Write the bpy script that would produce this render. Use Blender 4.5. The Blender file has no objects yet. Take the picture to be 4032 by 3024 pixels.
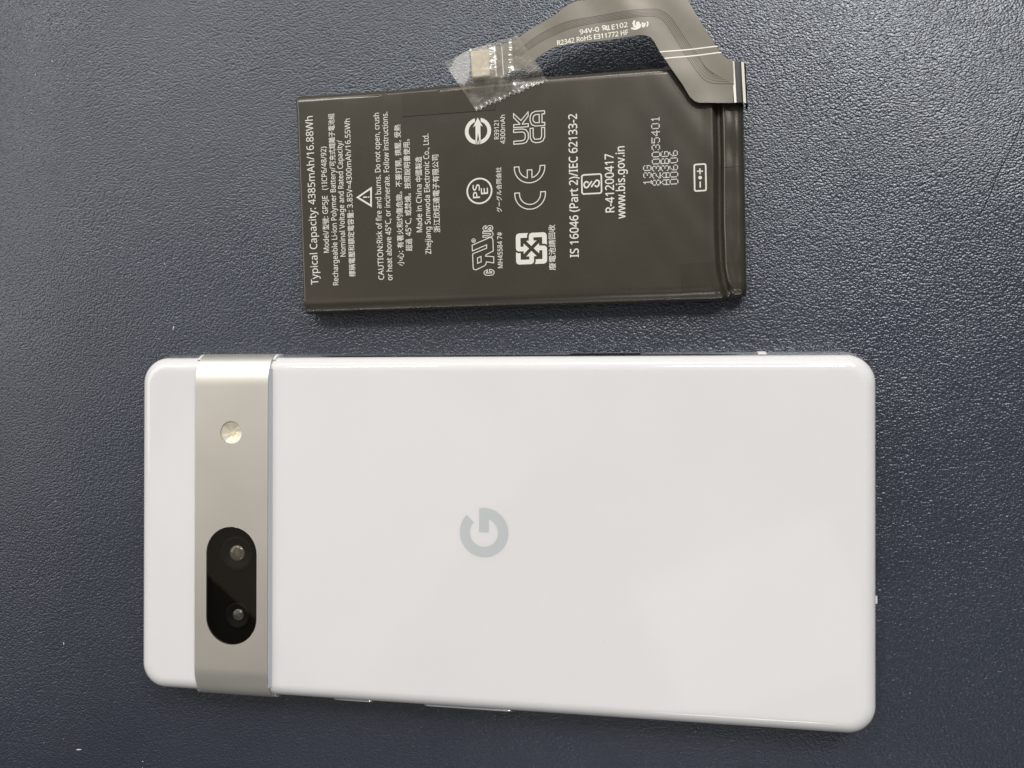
import bpy, bmesh, math, random
from mathutils import Vector, Matrix
from mathutils.geometry import tessellate_polygon

random.seed(7)
SC = bpy.context.scene
COL = SC.collection
MM = 0.001
R = math.radians

# ------------------------------------------------------------------ camera
cam_d = bpy.data.cameras.new('camera')
cam = bpy.data.objects.new('camera', cam_d)
COL.objects.link(cam)
cam.location = (0.030407, 0.029825, 0.161228)
cam.rotation_euler = (R(0.225), R(8.941), R(0.078))
cam_d.sensor_fit = 'HORIZONTAL'
cam_d.sensor_width = 36.0
cam_d.lens = 36.0 * 3030.0 / 4032.0
cam_d.clip_start = 0.005
cam_d.clip_end = 20.0
cam_d.dof.use_dof = True
cam_d.dof.focus_distance = 0.158
cam_d.dof.aperture_fstop = 45.0
SC.camera = cam

# ------------------------------------------------------------------ light of the room
wd = bpy.data.worlds.new('World')
SC.world = wd
wd.use_nodes = True
bg = wd.node_tree.nodes['Background']
bg.inputs['Color'].default_value = (1.0, 0.98, 0.96, 1)
bg.inputs['Strength'].default_value = 0.14


def area_light(name, loc, size, energy, target=(0, 0.03, 0), color=(1.0, 0.978, 0.95)):
    d = bpy.data.lights.new(name, 'AREA')
    d.shape = 'RECTANGLE'
    d.size, d.size_y = size
    d.energy = energy
    d.color = color
    o = bpy.data.objects.new(name, d)
    COL.objects.link(o)
    o.location = loc
    v = Vector(target) - Vector(loc)
    o.rotation_euler = v.to_track_quat('-Z', 'Y').to_euler()
    return o


# ceiling lamps of the workshop: most beyond the far edge of the picture, a weaker one behind the camera; also bright walls and added fill panels
area_light('ceiling_lamp_far', (0.45, 1.40, 2.0), (0.55, 0.12), 12)
area_light('ceiling_lamp_far_two', (-0.95, 1.70, 2.0), (0.55, 0.12), 15)
area_light('ceiling_lamp_far_three', (0.05, 3.60, 2.0), (0.8, 0.16), 8)
area_light('ceiling_panel_right', (1.28, 2.10, 2.0), (0.9, 0.7), 54)
area_light('bright_wall_far', (-0.4, 3.3, 1.9), (5.0, 1.6), 42)
area_light('bright_wall_left', (-3.0, 1.2, 1.9), (3.2, 1.6), 42)
area_light('bar_fill_panel', (-0.87, -0.25, 2.0), (0.9, 0.9), 1.5, color=(1.0, 0.86, 0.68)).rotation_euler = (0, 0, R(-39))  # added panel: brightens the bar, its slanted edge reflects in the camera window
area_light('ceiling_lamp_behind', (0.45, -2.2, 2.0), (0.6, 0.16), 4)
area_light('fill_panel_behind', (0.3, -3.2, 1.9), (4.0, 1.6), 5)  # added fill, lifts the near leather and the phone's rims
area_light('back_reflect_panel', (0.36, -0.60, 2.0), (0.55, 0.42), 0.5).rotation_euler = (0, 0, R(24))  # added panel for a faint reflection on the phone's back
area_light('back_reflect_panel_two', (0.22, -0.62, 2.0), (0.16, 0.10), 0.05).rotation_euler = (0, 0, R(-30))  # smaller added panel, same faint reflection

SC.view_settings.view_transform = 'Standard'
SC.view_settings.look = 'None'
SC.view_settings.exposure = 0.0
SC.view_settings.gamma = 1.0
SC.view_settings.use_curve_mapping = False
SC.render.engine = 'CYCLES'
SC.cycles.use_denoising = True
SC.cycles.max_bounces = 8
SC.cycles.transparent_max_bounces = 12
SC.cycles.caustics_reflective = False
SC.cycles.caustics_refractive = False


# ------------------------------------------------------------------ materials
def nt(name):
    m = bpy.data.materials.new(name)
    m.use_nodes = True
    n = m.node_tree
    b = n.nodes['Principled BSDF']
    return m, n, b


def lk(n, a, b):
    n.links.new(a, b)


def node(n, t, **kw):
    x = n.nodes.new(t)
    for k, v in kw.items():
        setattr(x, k, v)
    return x


def math_node(n, op, a, b=None):
    x = node(n, 'ShaderNodeMath', operation=op)
    for i, v in enumerate((a, b)):
        if v is None:
            continue
        if isinstance(v, (int, float)):
            x.inputs[i].default_value = v
        else:
            lk(n, v, x.inputs[i])
    return x.outputs[0]


def noise(n, vec, scale, detail=3.0, rough=0.5):
    x = node(n, 'ShaderNodeTexNoise')
    x.inputs['Scale'].default_value = scale
    x.inputs['Detail'].default_value = detail
    x.inputs['Roughness'].default_value = rough
    lk(n, vec, x.inputs['Vector'])
    return x


def ramp(n, fac, stops):
    x = node(n, 'ShaderNodeValToRGB')
    e = x.color_ramp.elements
    while len(e) < len(stops):
        e.new(0.5)
    for el, (p, c) in zip(e, stops):
        el.position = p
        el.color = (*c, 1) if len(c) == 3 else c
    lk(n, fac, x.inputs['Fac'])
    return x.outputs['Color']


def simple(name, col, rough=0.4, metal=0.0, spec=0.5, coat=0.0, coat_rough=0.05,
           var=0.0, var_scale=60.0, rough_var=0.0, bump=0.0, bump_scale=800.0, tint=(1, 1, 1)):
    """plain material with a little uneven tone, gloss and relief"""
    m, n, b = nt(name)
    tc = node(n, 'ShaderNodeTexCoord').outputs['Object']
    b.inputs['Base Color'].default_value = (*col, 1)
    b.inputs['Roughness'].default_value = rough
    b.inputs['Metallic'].default_value = metal
    b.inputs['Specular IOR Level'].default_value = spec
    b.inputs['Coat Weight'].default_value = coat
    b.inputs['Specular Tint'].default_value = (*tint, 1)
    b.inputs['Coat Roughness'].default_value = coat_rough
    if var:
        t = noise(n, tc, var_scale, 4)
        lo = tuple(c * (1 - var) for c in col)
        hi = tuple(min(1, c * (1 + var)) for c in col)
        lk(n, ramp(n, t.outputs['Fac'], [(0.3, lo), (0.7, hi)]), b.inputs['Base Color'])
    if rough_var:
        t = noise(n, tc, var_scale * 1.7, 5)
        mr = node(n, 'ShaderNodeMapRange')
        mr.inputs['From Min'].default_value = 0.3
        mr.inputs['From Max'].default_value = 0.7
        mr.inputs['To Min'].default_value = max(0.02, rough - rough_var)
        mr.inputs['To Max'].default_value = rough + rough_var
        lk(n, t.outputs['Fac'], mr.inputs['Value'])
        lk(n, mr.outputs['Result'], b.inputs['Roughness'])
    if bump:
        t = noise(n, tc, bump_scale, 3)
        bp = node(n, 'ShaderNodeBump')
        bp.inputs['Strength'].default_value = 1.0
        bp.inputs['Distance'].default_value = bump
        lk(n, t.outputs['Fac'], bp.inputs['Height'])
        lk(n, bp.outputs['Normal'], b.inputs['Normal'])
    return m


def leather():
    m, n, b = nt('navy_leather')
    tc = node(n, 'ShaderNodeTexCoord').outputs['Object']
    # slow warp so the grain flows instead of lying on a lattice
    w1 = noise(n, tc, 22.0, 2)
    sub = node(n, 'ShaderNodeVectorMath', operation='SUBTRACT')
    lk(n, w1.outputs['Color'], sub.inputs[0])
    sub.inputs[1].default_value = (0.5, 0.5, 0.5)
    scl = node(n, 'ShaderNodeVectorMath', operation='SCALE')
    scl.inputs['Scale'].default_value = 0.009
    lk(n, sub.outputs[0], scl.inputs[0])
    add = node(n, 'ShaderNodeVectorMath', operation='ADD')
    lk(n, tc, add.inputs[0])
    lk(n, scl.outputs[0], add.inputs[1])
    w2 = noise(n, tc, 900.0, 2)
    sub2 = node(n, 'ShaderNodeVectorMath', operation='SUBTRACT')
    lk(n, w2.outputs['Color'], sub2.inputs[0])
    sub2.inputs[1].default_value = (0.5, 0.5, 0.5)
    scl2 = node(n, 'ShaderNodeVectorMath', operation='SCALE')
    scl2.inputs['Scale'].default_value = 0.0005
    lk(n, sub2.outputs[0], scl2.inputs[0])
    add2 = node(n, 'ShaderNodeVectorMath', operation='ADD')
    lk(n, add.outputs[0], add2.inputs[0])
    lk(n, scl2.outputs[0], add2.inputs[1])
    mp = node(n, 'ShaderNodeMapping')
    mp.inputs['Rotation'].default_value = (0, 0, R(-22))
    mp.inputs['Scale'].default_value = (0.85, 1.12, 1.0)
    lk(n, add2.outputs[0], mp.inputs['Vector'])
    v = mp.outputs['Vector']
    vo = node(n, 'ShaderNodeTexVoronoi', feature='SMOOTH_F1', voronoi_dimensions='2D')
    vo.inputs['Scale'].default_value = 2300.0
    vo.inputs['Smoothness'].default_value = 0.35
    lk(n, v, vo.inputs['Vector'])
    vb = node(n, 'ShaderNodeTexVoronoi', feature='SMOOTH_F1', voronoi_dimensions='2D')
    vb.inputs['Scale'].default_value = 1400.0
    vb.inputs['Smoothness'].default_value = 0.4
    lk(n, v, vb.inputs['Vector'])
    fine = noise(n, v, 3000.0, 3, 0.6)
    wr = noise(n, v, 260.0, 3, 0.6)
    h1 = math_node(n, 'MULTIPLY', vo.outputs['Distance'], -1.0)
    h2 = math_node(n, 'MULTIPLY', vb.outputs['Distance'], -0.7)
    h = math_node(n, 'ADD', h1, h2)
    h = math_node(n, 'ADD', h, math_node(n, 'MULTIPLY', fine.outputs['Fac'], 0.55))
    h = math_node(n, 'ADD', h, math_node(n, 'MULTIPLY', wr.outputs['Fac'], 0.5))
    # one worn fold line near the right-hand border of the hide
    sep = node(n, 'ShaderNodeSeparateXYZ')
    lk(n, tc, sep.inputs[0])
    px, py = 0.10195, 0.07461
    dx, dy = (0.10433 - 0.09888), (0.07905 - 0.06718)
    ln = math.hypot(dx, dy)
    nx, ny = dy / ln, -dx / ln
    wob = noise(n, tc, 130.0, 2)
    a = math_node(n, 'MULTIPLY', math_node(n, 'SUBTRACT', sep.outputs['X'], px), nx)
    c = math_node(n, 'MULTIPLY', math_node(n, 'SUBTRACT', sep.outputs['Y'], py), ny)
    d = math_node(n, 'ADD', math_node(n, 'ADD', a, c), math_node(n, 'MULTIPLY', math_node(n, 'SUBTRACT', wob.outputs['Fac'], 0.5), 0.0012))
    d = math_node(n, 'ABSOLUTE', d)
    mr = node(n, 'ShaderNodeMapRange', interpolation_type='SMOOTHSTEP')
    mr.inputs['From Min'].default_value = 0.0
    mr.inputs['From Max'].default_value = 0.00028
    mr.inputs['To Min'].default_value = -0.9
    mr.inputs['To Max'].default_value = 0.0
    lk(n, d, mr.inputs['Value'])
    far = math_node(n, 'GREATER_THAN', sep.outputs['Y'], 0.063)
    h = math_node(n, 'ADD', h, math_node(n, 'MULTIPLY', mr.outputs['Result'], far))
    bp = node(n, 'ShaderNodeBump')
    bp.inputs['Strength'].default_value = 0.85
    bp.inputs['Distance'].default_value = 0.000102
    lk(n, h, bp.inputs['Height'])
    lk(n, bp.outputs['Normal'], b.inputs['Normal'])
    big = noise(n, tc, 14.0, 4)
    lk(n, ramp(n, big.outputs['Fac'], [(0.3, (0.015, 0.019, 0.032)), (0.7, (0.019, 0.024, 0.040))]), b.inputs['Base Color'])
    rn = noise(n, tc, 35.0, 4)
    rr = node(n, 'ShaderNodeMapRange')
    rr.inputs['From Min'].default_value = 0.3
    rr.inputs['From Max'].default_value = 0.7
    rr.inputs['To Min'].default_value = 0.30
    rr.inputs['To Max'].default_value = 0.37
    lk(n, rn.outputs['Fac'], rr.inputs['Value'])
    lk(n, rr.outputs['Result'], b.inputs['Roughness'])
    b.inputs['Specular IOR Level'].default_value = 1.0
    b.inputs['Specular Tint'].default_value = (0.90, 0.95, 1.0, 1)
    return m


def brushed():
    m, n, b = nt('satin_aluminium')
    tc = node(n, 'ShaderNodeTexCoord').outputs['Object']
    b.inputs['Base Color'].default_value = (0.81, 0.785, 0.73, 1)
    b.inputs['Metallic'].default_value = 1.0
    t = noise(n, tc, 5200.0, 2)
    u = noise(n, tc, 120.0, 4)
    rr = node(n, 'ShaderNodeMapRange')
    rr.inputs['From Min'].default_value = 0.3
    rr.inputs['From Max'].default_value = 0.7
    rr.inputs['To Min'].default_value = 0.43
    rr.inputs['To Max'].default_value = 0.46
    lk(n, u.outputs['Fac'], rr.inputs['Value'])
    lk(n, rr.outputs['Result'], b.inputs['Roughness'])
    bp = node(n, 'ShaderNodeBump')
    bp.inputs['Distance'].default_value = 0.00001
    bp.inputs['Strength'].default_value = 0.5
    lk(n, t.outputs['Fac'], bp.inputs['Height'])
    lk(n, bp.outputs['Normal'], b.inputs['Normal'])
    return m


def clear_film(name, tint, gloss, haze, bump, bscale, gain=0.6):
    m, n, b = nt(name)
    out = n.nodes['Material Output']
    n.nodes.remove(b)
    tc = node(n, 'ShaderNodeTexCoord').outputs['Object']
    tr = node(n, 'ShaderNodeBsdfTransparent')
    tr.inputs['Color'].default_value = (*tint, 1)
    gl = node(n, 'ShaderNodeBsdfGlossy')
    gl.inputs['Roughness'].default_value = gloss
    di = node(n, 'ShaderNodeBsdfDiffuse')
    di.inputs['Color'].default_value = (0.82, 0.76, 0.62, 1)
    if bump:
        t = noise(n, tc, bscale, 3)
        bp = node(n, 'ShaderNodeBump')
        bp.inputs['Distance'].default_value = bump
        lk(n, t.outputs['Fac'], bp.inputs['Height'])
        lk(n, bp.outputs['Normal'], gl.inputs['Normal'])
    lw = node(n, 'ShaderNodeLayerWeight')   # same from both sides, so light also leaves from under the film
    lw.inputs['Blend'].default_value = 0.5
    fr = math_node(n, 'ADD', math_node(n, 'MULTIPLY', math_node(n, 'POWER', lw.outputs['Facing'], 5.0), 0.9), 0.04)
    mx = node(n, 'ShaderNodeMixShader')
    lk(n, math_node(n, 'MULTIPLY', fr, gain), mx.inputs['Fac'])
    m0 = node(n, 'ShaderNodeMixShader')
    if haze:
        hz = noise(n, tc, 420.0, 4)
        lk(n, ramp(n, hz.outputs['Fac'], [(0.35, (haze * .4,) * 3), (0.7, (haze * 1.6,) * 3)]), m0.inputs['Fac'])
    else:
        m0.inputs['Fac'].default_value = 0.0
    lk(n, tr.outputs[0], m0.inputs[1])
    lk(n, di.outputs[0], m0.inputs[2])
    lk(n, m0.outputs[0], mx.inputs[1])
    lk(n, gl.outputs[0], mx.inputs[2])
    lk(n, mx.outputs[0], out.inputs['Surface'])
    return m


def shell_white():
    m = simple('glossy_white_plastic', (0.69, 0.685, 0.688), 0.07, 0.0, 0.5, var=0.012, var_scale=35, rough_var=0.02)
    b = m.node_tree.nodes['Principled BSDF']
    b.inputs['Subsurface Weight'].default_value = 0.35
    b.inputs['Subsurface Radius'].default_value = (1.0, 0.9, 0.9)
    b.inputs['Subsurface Scale'].default_value = 0.0016
    return m


M = dict(
    leather=leather(),
    metal=brushed(),
    frame=simple('polished_frame_aluminium', (0.70, 0.70, 0.72), 0.22, 1.0, rough_var=0.04),
    white=shell_white(),
    sheen=simple('pale_blue_grey_sheen', (0.47, 0.49, 0.54), 0.3, 0.1),  # light reflected by the bar's side wall, put into the colour
    band=simple('white_antenna_plastic', (0.72, 0.71, 0.68), 0.4),
    logo=simple('pale_grey_logo', (0.475, 0.50, 0.51), 0.14),
    black=simple('black_glass', (0.006, 0.006, 0.006), 0.06),
    lens_ring=simple('lens_barrel_black', (0.004, 0.003, 0.002), 0.5, 0.0, 0.08),
    well=simple('matt_black_well', (0.004, 0.003, 0.002), 0.9, 0.0, 0.0),
    lens_deep=simple('lens_inner_grey', (0.085, 0.075, 0.06), 0.3, coat=1.0, coat_rough=0.03, var=0.3, var_scale=900),
    lens_glass=simple('coated_lens_glass', (0.035, 0.045, 0.032), 0.10, 0.0, 1.0, coat=1.0, coat_rough=0.03, bump=0.0004, bump_scale=1400),
    cover=clear_film('dark_cover_glass', (0.86, 0.84, 0.80), 0.02, 0, 0, 1),
    flash=simple('flash_reflector', (0.74, 0.68, 0.54), 0.34, 0.35, var=0.1, var_scale=900),
    amber=simple('amber_emitter', (0.80, 0.62, 0.34), 0.4),
    pouch=simple('black_battery_wrap', (0.035, 0.030, 0.022), 0.27, 0.0, 1.0, var=0.06, var_scale=90, rough_var=0.012, bump=0.000010, bump_scale=90, tint=(1, 0.95, 0.85)),
    pouch2=simple('black_wrap_tape', (0.032, 0.028, 0.020), 0.26, 0.0, 1.0, var=0.06, var_scale=120, rough_var=0.012, bump=0.000010, bump_scale=110, tint=(1, 0.95, 0.85)),
    ink=simple('off_white_ink', (0.66, 0.645, 0.58), 0.6),
    ink2=simple('bright_white_ink', (0.82, 0.80, 0.73), 0.5),
    dots=simple('inkjet_white', (0.62, 0.62, 0.58), 0.6),
    flex=simple('grey_flex_film', (0.205, 0.188, 0.158), 0.36, 0.0, 0.65, var=0.10, var_scale=110, rough_var=0.06, bump=0.00006, bump_scale=120, tint=(1, 0.95, 0.85)),
    bend=simple('shaded_bend_film', (0.022, 0.020, 0.018), 0.38),  # cable film again, darkened in colour where the fold curves away and reflects less
    trace=simple('flex_trace_relief', (0.085, 0.078, 0.066), 0.40),
    gold=simple('champagne_plate', (0.74, 0.67, 0.53), 0.42, 0.1, var=0.10, var_scale=1500, rough_var=0.10),
    tape=clear_film('clear_tape_film', (0.95, 0.94, 0.92), 0.24, 0.13, 0.00028, 330.0, 3.6),
    lint=simple('pale_lint', (0.62, 0.60, 0.54), 0.9),
)


# ------------------------------------------------------------------ building helpers (millimetres in, metres out)
def link(name, me, mat=None, parent=None, smooth=None):
    o = bpy.data.objects.new(name, me)
    COL.objects.link(o)
    if mat is not None:
        me.materials.clear()
        me.materials.append(mat)
    if parent is not None:
        o.parent = parent
    if smooth is not None:
        me.polygons.foreach_set('use_smooth', [True] * len(me.polygons))
        me.set_sharp_from_angle(angle=R(smooth))
    return o


def build(name, verts, faces, mat, parent=None, smooth=None):
    me = bpy.data.meshes.new(name)
    me.from_pydata([(x * MM, y * MM, z * MM) for x, y, z in verts], [], faces)
    me.validate()
    bm = bmesh.new()
    bm.from_mesh(me)
    bmesh.ops.recalc_face_normals(bm, faces=bm.faces)
    bm.to_mesh(me)
    bm.free()
    return link(name, me, mat, parent, smooth)


def empty(name, loc=(0, 0, 0), rz=0.0):
    o = bpy.data.objects.new(name, None)
    o.empty_display_size = 0.01
    COL.objects.link(o)
    o.location = [c * MM for c in loc]
    o.rotation_euler = (0, 0, rz)
    return o


def tag(o, label=None, cat=None, kind=None):
    if label:
        o['label'] = label
    if cat:
        o['category'] = cat
    if kind:
        o['kind'] = kind


def ccw(p):
    a = sum(p[i][0] * p[(i + 1) % len(p)][1] - p[(i + 1) % len(p)][0] * p[i][1] for i in range(len(p)))
    return p if a > 0 else p[::-1]


class Flat:
    """collects flat print shapes lying at one height"""

    def __init__(self, z):
        self.v, self.f, self.z = [], [], z

    def poly(self, pts, holes=()):
        loops = [[Vector((x, y, 0)) for x, y in pts]] + [[Vector((x, y, 0)) for x, y in h] for h in holes]
        flat = [p for l in loops for p in l]
        b = len(self.v)
        self.v += [(p.x, p.y, self.z) for p in flat]
        self.f += [tuple(b + i for i in t) for t in tessellate_polygon(loops)]
        return self

    def ribbon(self, pts, w, closed=False):
        n = len(pts)
        P = [Vector(p) for p in pts]
        b = len(self.v)
        for i, p in enumerate(P):
            if closed:
                d0, d1 = (p - P[i - 1]).normalized(), (P[(i + 1) % n] - p).normalized()
            else:
                d0 = (p - P[i - 1]).normalized() if i > 0 else (P[1] - p).normalized()
                d1 = (P[i + 1] - p).normalized() if i < n - 1 else d0
            n0, n1 = Vector((-d0.y, d0.x)), Vector((-d1.y, d1.x))
            m = n0 + n1
            m = n0 if m.length < 1e-6 else m.normalized()
            k = min(w * 0.5 / max(0.45, m.dot(n0)), w * 1.1)
            for s in (-1, 1):
                q = p + m * (k * s)
                self.v.append((q.x, q.y, self.z))
        for i in range(n if closed else n - 1):
            j = (i + 1) % n
            self.f.append((b + 2 * i, b + 2 * i + 1, b + 2 * j + 1, b + 2 * j))
        return self

    def disc(self, c, r, n=8):
        b = len(self.v)
        self.v += [(c[0] + r * math.cos(2 * math.pi * i / n), c[1] + r * math.sin(2 * math.pi * i / n), self.z) for i in range(n)]
        self.f.append(tuple(range(b, b + n)))
        return self

    def done(self, name, mat, parent):
        return build(name, self.v, self.f, mat, parent)


def arc(c, r, a0, a1, n=24, ry=None):
    ry = r if ry is None else ry
    return [(c[0] + r * math.cos(R(a0 + (a1 - a0) * i / n)), c[1] + ry * math.sin(R(a0 + (a1 - a0) * i / n))) for i in range(n + 1)]


def rrect(hx, hy, r, n=10, cx=0.0, cy=0.0):
    p = []
    for sx, sy, a in ((1, 1, 0), (-1, 1, 90), (-1, -1, 180), (1, -1, 270)):
        p += arc((cx + sx * (hx - r), cy + sy * (hy - r)), r, a, a + 90, n)
    return p


def loft(rings, cap_top=True, cap_bottom=False):
    v, f = [], []
    k = len(rings[0][0])
    for ring, z in rings:
        v += [(x, y, z) for x, y in ring]
    for i in range(len(rings) - 1):
        for j in range(k):
            a, b = i * k + j, i * k + (j + 1) % k
            f.append((a, b, b + k, a + k))
    if cap_top:
        f.append(tuple((len(rings) - 1) * k + j for j in range(k)))
    if cap_bottom:
        f.append(tuple(reversed(range(k))))
    return v, f


# ------------------------------------------------------------------ the leather the things lie on
def leather_height(x, y):
    """mm: flat where the things lie, a soft roll down towards the far right and slow swells elsewhere"""
    z = 0.0
    d = ((x - 80) * 0.62 + (y - 78) * 0.78)
    if d > 0:
        z -= 0.0022 * min(d, 120) ** 2
    e = -95 - x
    if e > 0:
        z -= 0.0022 * min(e, 120) ** 2
    g = -48 - y
    if g > 0:
        z -= 0.0025 * min(g, 120) ** 2
    return z


xs = [-330 + 6 * i for i in range(111)]
ys = [-270 + 6 * i for i in range(107)]
v = [(x, y, leather_height(x, y)) for y in ys for x in xs]
f = [(j * 111 + i, j * 111 + i + 1, (j + 1) * 111 + i + 1, (j + 1) * 111 + i) for j in range(106) for i in range(110)]
ground = build('leather_surface', v, f, M['leather'], smooth=180)
tag(ground, 'dark navy pebbled leather under the phone and battery', None, 'structure')

# ------------------------------------------------------------------ the phone
HX, HY, RC = 76.25, 36.85, 5.7
phone = empty('smartphone')
tag(phone, 'white smartphone lying face down with silver camera bar and grey letter logo', 'phone')

rings = []
for ins, z in ((1.3, 0.25), (0.75, 0.5), (0.32, 1.0), (0.08, 1.8), (0.0, 2.8), (0.03, 3.3), (0.16, 3.75), (0.45, 4.35), (0.78, 5.0), (1.1, 5.15)):
    rings.append((rrect(HX - ins, HY - ins, RC - ins * 0.8), z))
v, f = loft(rings, True, True)
build('frame', v, f, M['frame'], phone, 50)

# the back shell: its rim rolls down on all sides
GX, GY, GR = 75.95, 36.05, 5.4
prof = [(0.30, 4.95), (0.06, 5.2), (0.0, 5.45)]
for i in range(1, 19):
    t = i / 18 * 90
    prof.append((3.1 * (1 - math.cos(R(t))), 5.45 + 2.95 * math.sin(R(t)) ** 1.0))
prof.append((3.9, 8.40))
prof.append((6.0, 8.40))


def shell(name, xcut, keep_right):
    rr = []
    for ins, z in prof:
        rr.append((rrect(GX - ins, GY - ins, max(0.9, GR - ins * 0.72), 12), z))
    v, f = loft(rr, True, False)
    me = bpy.data.meshes.new(name)
    me.from_pydata([(x * MM, y * MM, z * MM) for x, y, z in v], [], f)
    bm = bmesh.new()
    bm.from_mesh(me)
    bmesh.ops.recalc_face_normals(bm, faces=bm.faces)
    g = bm.verts[:] + bm.edges[:] + bm.faces[:]
    bmesh.ops.bisect_plane(bm, geom=g, plane_co=(xcut * MM, 0, 0), plane_no=(-1 if keep_right else 1, 0, 0), clear_outer=True)
    bm.to_mesh(me)
    bm.free()
    return link(name, me, M['white'], phone, 60)


back = shell('back_panel', -45.33, True)
shell('top_panel', -61.99, False)

# camera bar: one swept section, its two ends roll over into the sides
BX0, BX1, BH, BW = -62.0, -45.32, 9.45, 36.9


def bar_section(w, h, n=16, z0=4.3):
    p = [(w - 0.15, z0), (w, z0 + 0.5)]
    for i in range(n + 1):
        t = 90 * i / n
        p.append((w - 7.0 + 7.0 * math.cos(R(t)), h - 4.5 + 4.5 * math.sin(R(t))))
    return p + [(-y, z) for y, z in reversed(p)]


sec = []
for x, ins in ((BX0, 0.12), (BX0 + 0.10, 0.0), (BX1 - 0.10, 0.0), (BX1, 0.12)):
    sec.append([(x, y, z) for y, z in bar_section(BW - ins, BH - ins)])
k = len(sec[0])
v = [p for s in sec for p in s]
f = [(i * k + j, i * k + (j + 1) % k, (i + 1) * k + (j + 1) % k, (i + 1) * k + j) for i in range(3) for j in range(k)]
f += [tuple(range(k)), tuple(reversed(range(3 * k, 4 * k)))]
bar = build('camera_bar', v, f, M['metal'], phone, 35)

WCX, WCY, WR, WH = -53.55, -12.35, 5.72, 6.75   # camera window centre, end radius, half straight length
FX, FY = -53.7, 20.05                           # flash


def pill(r, h, n=20):
    return arc((WCX, WCY + h), r, 0, 180, n) + arc((WCX, WCY - h), r, 180, 360, n)


def cutter(ring, z0, z1):
    v, f = loft([(ring, z0), (ring, z1)], True, True)
    return build('cut', v, f, None)


cuts = [cutter(pill(WR, WH), 7.6, 12), cutter(arc((FX, FY), 2.42, 0, 348.75, 31), 8.5, 12)]
for c in cuts:
    md = bar.modifiers.new('b', 'BOOLEAN')
    md.operation = 'DIFFERENCE'
    md.solver = 'EXACT'
    md.object = c
dg = bpy.context.evaluated_depsgraph_get()
me2 = bpy.data.meshes.new_from_object(bar.evaluated_get(dg))
bar.modifiers.clear()
bar.data = me2
me2.polygons.foreach_set('use_smooth', [True] * len(me2.polygons))
me2.set_sharp_from_angle(angle=R(30))
for c in cuts:
    bpy.data.objects.remove(c, do_unlink=True)

# camera window: black floor, two lenses, dark cover glass flush with the bar
v, f = loft([(pill(WR - 0.012, WH), 9.03), (pill(WR - 0.03, WH), 7.72)], True, False)
window = build('camera_window', v, f, M['well'], phone, 30)
tag(window, 'black pill shaped glass window with two lenses')
v, f = loft([(pill(WR - 0.03, WH), 9.05), (pill(WR - 0.03, WH), 9.33), (pill(WR - 0.13, WH), 9.38)], True, False)
build('cover_glass', v, f, M['cover'], window, 10)


def circle(c, r, n=32):
    return arc(c, r, 0, 360 - 360 / n, n - 1)


def dome(c, r, z, h, n=6):
    return [(circle(c, r * math.cos(R(88 * i / n))), z + h * math.sin(R(88 * i / n))) for i in range(n + 1)]


for (lx, ly, r) in ((-53.0, -5.75, 1.0), (-52.75, -18.9, 0.74)):
    c = (lx, ly)
    v, f = loft([(circle(c, 3.6 * r), 7.7), (circle(c, 3.6 * r), 8.35), (circle(c, 3.3 * r), 8.45), (circle(c, 1.85 * r), 8.0), (circle(c, 1.8 * r), 7.95)], True, False)
    ln = build('lens', v, f, M['lens_ring'], window, 30)
    v, f = loft(dome(c, 1.75 * r, 7.96, 0.6 * r), True, False)
    g = build('lens_glass', v, f, M['lens_glass'] if r < 1 else M['lens_deep'], window, 60)

# flash: shallow faceted dish with an amber emitter
n = 16
v, f = [], []
for i in range(32):
    a = 2 * math.pi * i / 32
    v.append((FX + 2.38 * math.cos(a), FY + 2.38 * math.sin(a), 9.28))
for i in range(32):
    a = 2 * math.pi * (i + 0.5) / 32
    rr_ = 1.15 + (0.12 if i % 4 < 2 else -0.12)
    v.append((FX + rr_ * math.cos(a), FY + rr_ * math.sin(a), 8.86 + (0.06 if i % 8 < 4 else 0)))
for i in range(32):
    a = 2 * math.pi * i / 32
    v.append((FX + 0.3 * math.cos(a), FY + 0.3 * math.sin(a), 8.62))
for r_ in range(2):
    for i in range(32):
        j = (i + 1) % 32
        f.append((r_ * 32 + i, r_ * 32 + j, r_ * 32 + 32 + j, r_ * 32 + 32 + i))
f.append(tuple(range(64, 96)))
flash = build('flash', v, f, M['flash'], phone, 24)
v, f = loft([(rrect(0.34, 0.34, 0.1, 3, FX + 0.25, FY - 0.25), 8.60), (rrect(0.32, 0.32, 0.1, 3, FX + 0.25, FY - 0.25), 8.84)], True, False)
build('emitter', v, f, M['amber'], flash)

# pale trim where the shell meets the bar's step: reflection painted on an added strip
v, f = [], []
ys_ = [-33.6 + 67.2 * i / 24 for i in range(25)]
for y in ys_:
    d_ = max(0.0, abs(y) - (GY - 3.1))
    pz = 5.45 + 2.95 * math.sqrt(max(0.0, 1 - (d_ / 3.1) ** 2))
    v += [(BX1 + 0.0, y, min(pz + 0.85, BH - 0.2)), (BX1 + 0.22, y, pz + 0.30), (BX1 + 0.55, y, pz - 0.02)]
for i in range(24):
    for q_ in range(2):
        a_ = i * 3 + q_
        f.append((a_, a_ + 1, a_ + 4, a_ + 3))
build('bar_edge_sheen', v, f, M['sheen'], phone, 40)

# letter G on the shell
gc, go, gi, gb = (0.66, 0.36), 4.98, 2.90, 0.98
P = arc(gc, go, 135, 360 + math.degrees(math.acos(-gb / go)), 64)
P += [(gc[0] - gb, gc[1] + 0.08), (gc[0] + gb, gc[1] + 0.08)]
P += arc(gc, gi, 360 + math.degrees(math.acos(gb / gi)), 136.5, 56)
Flat(8.412).poly(P).done('logo', M['logo'], back)

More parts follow.
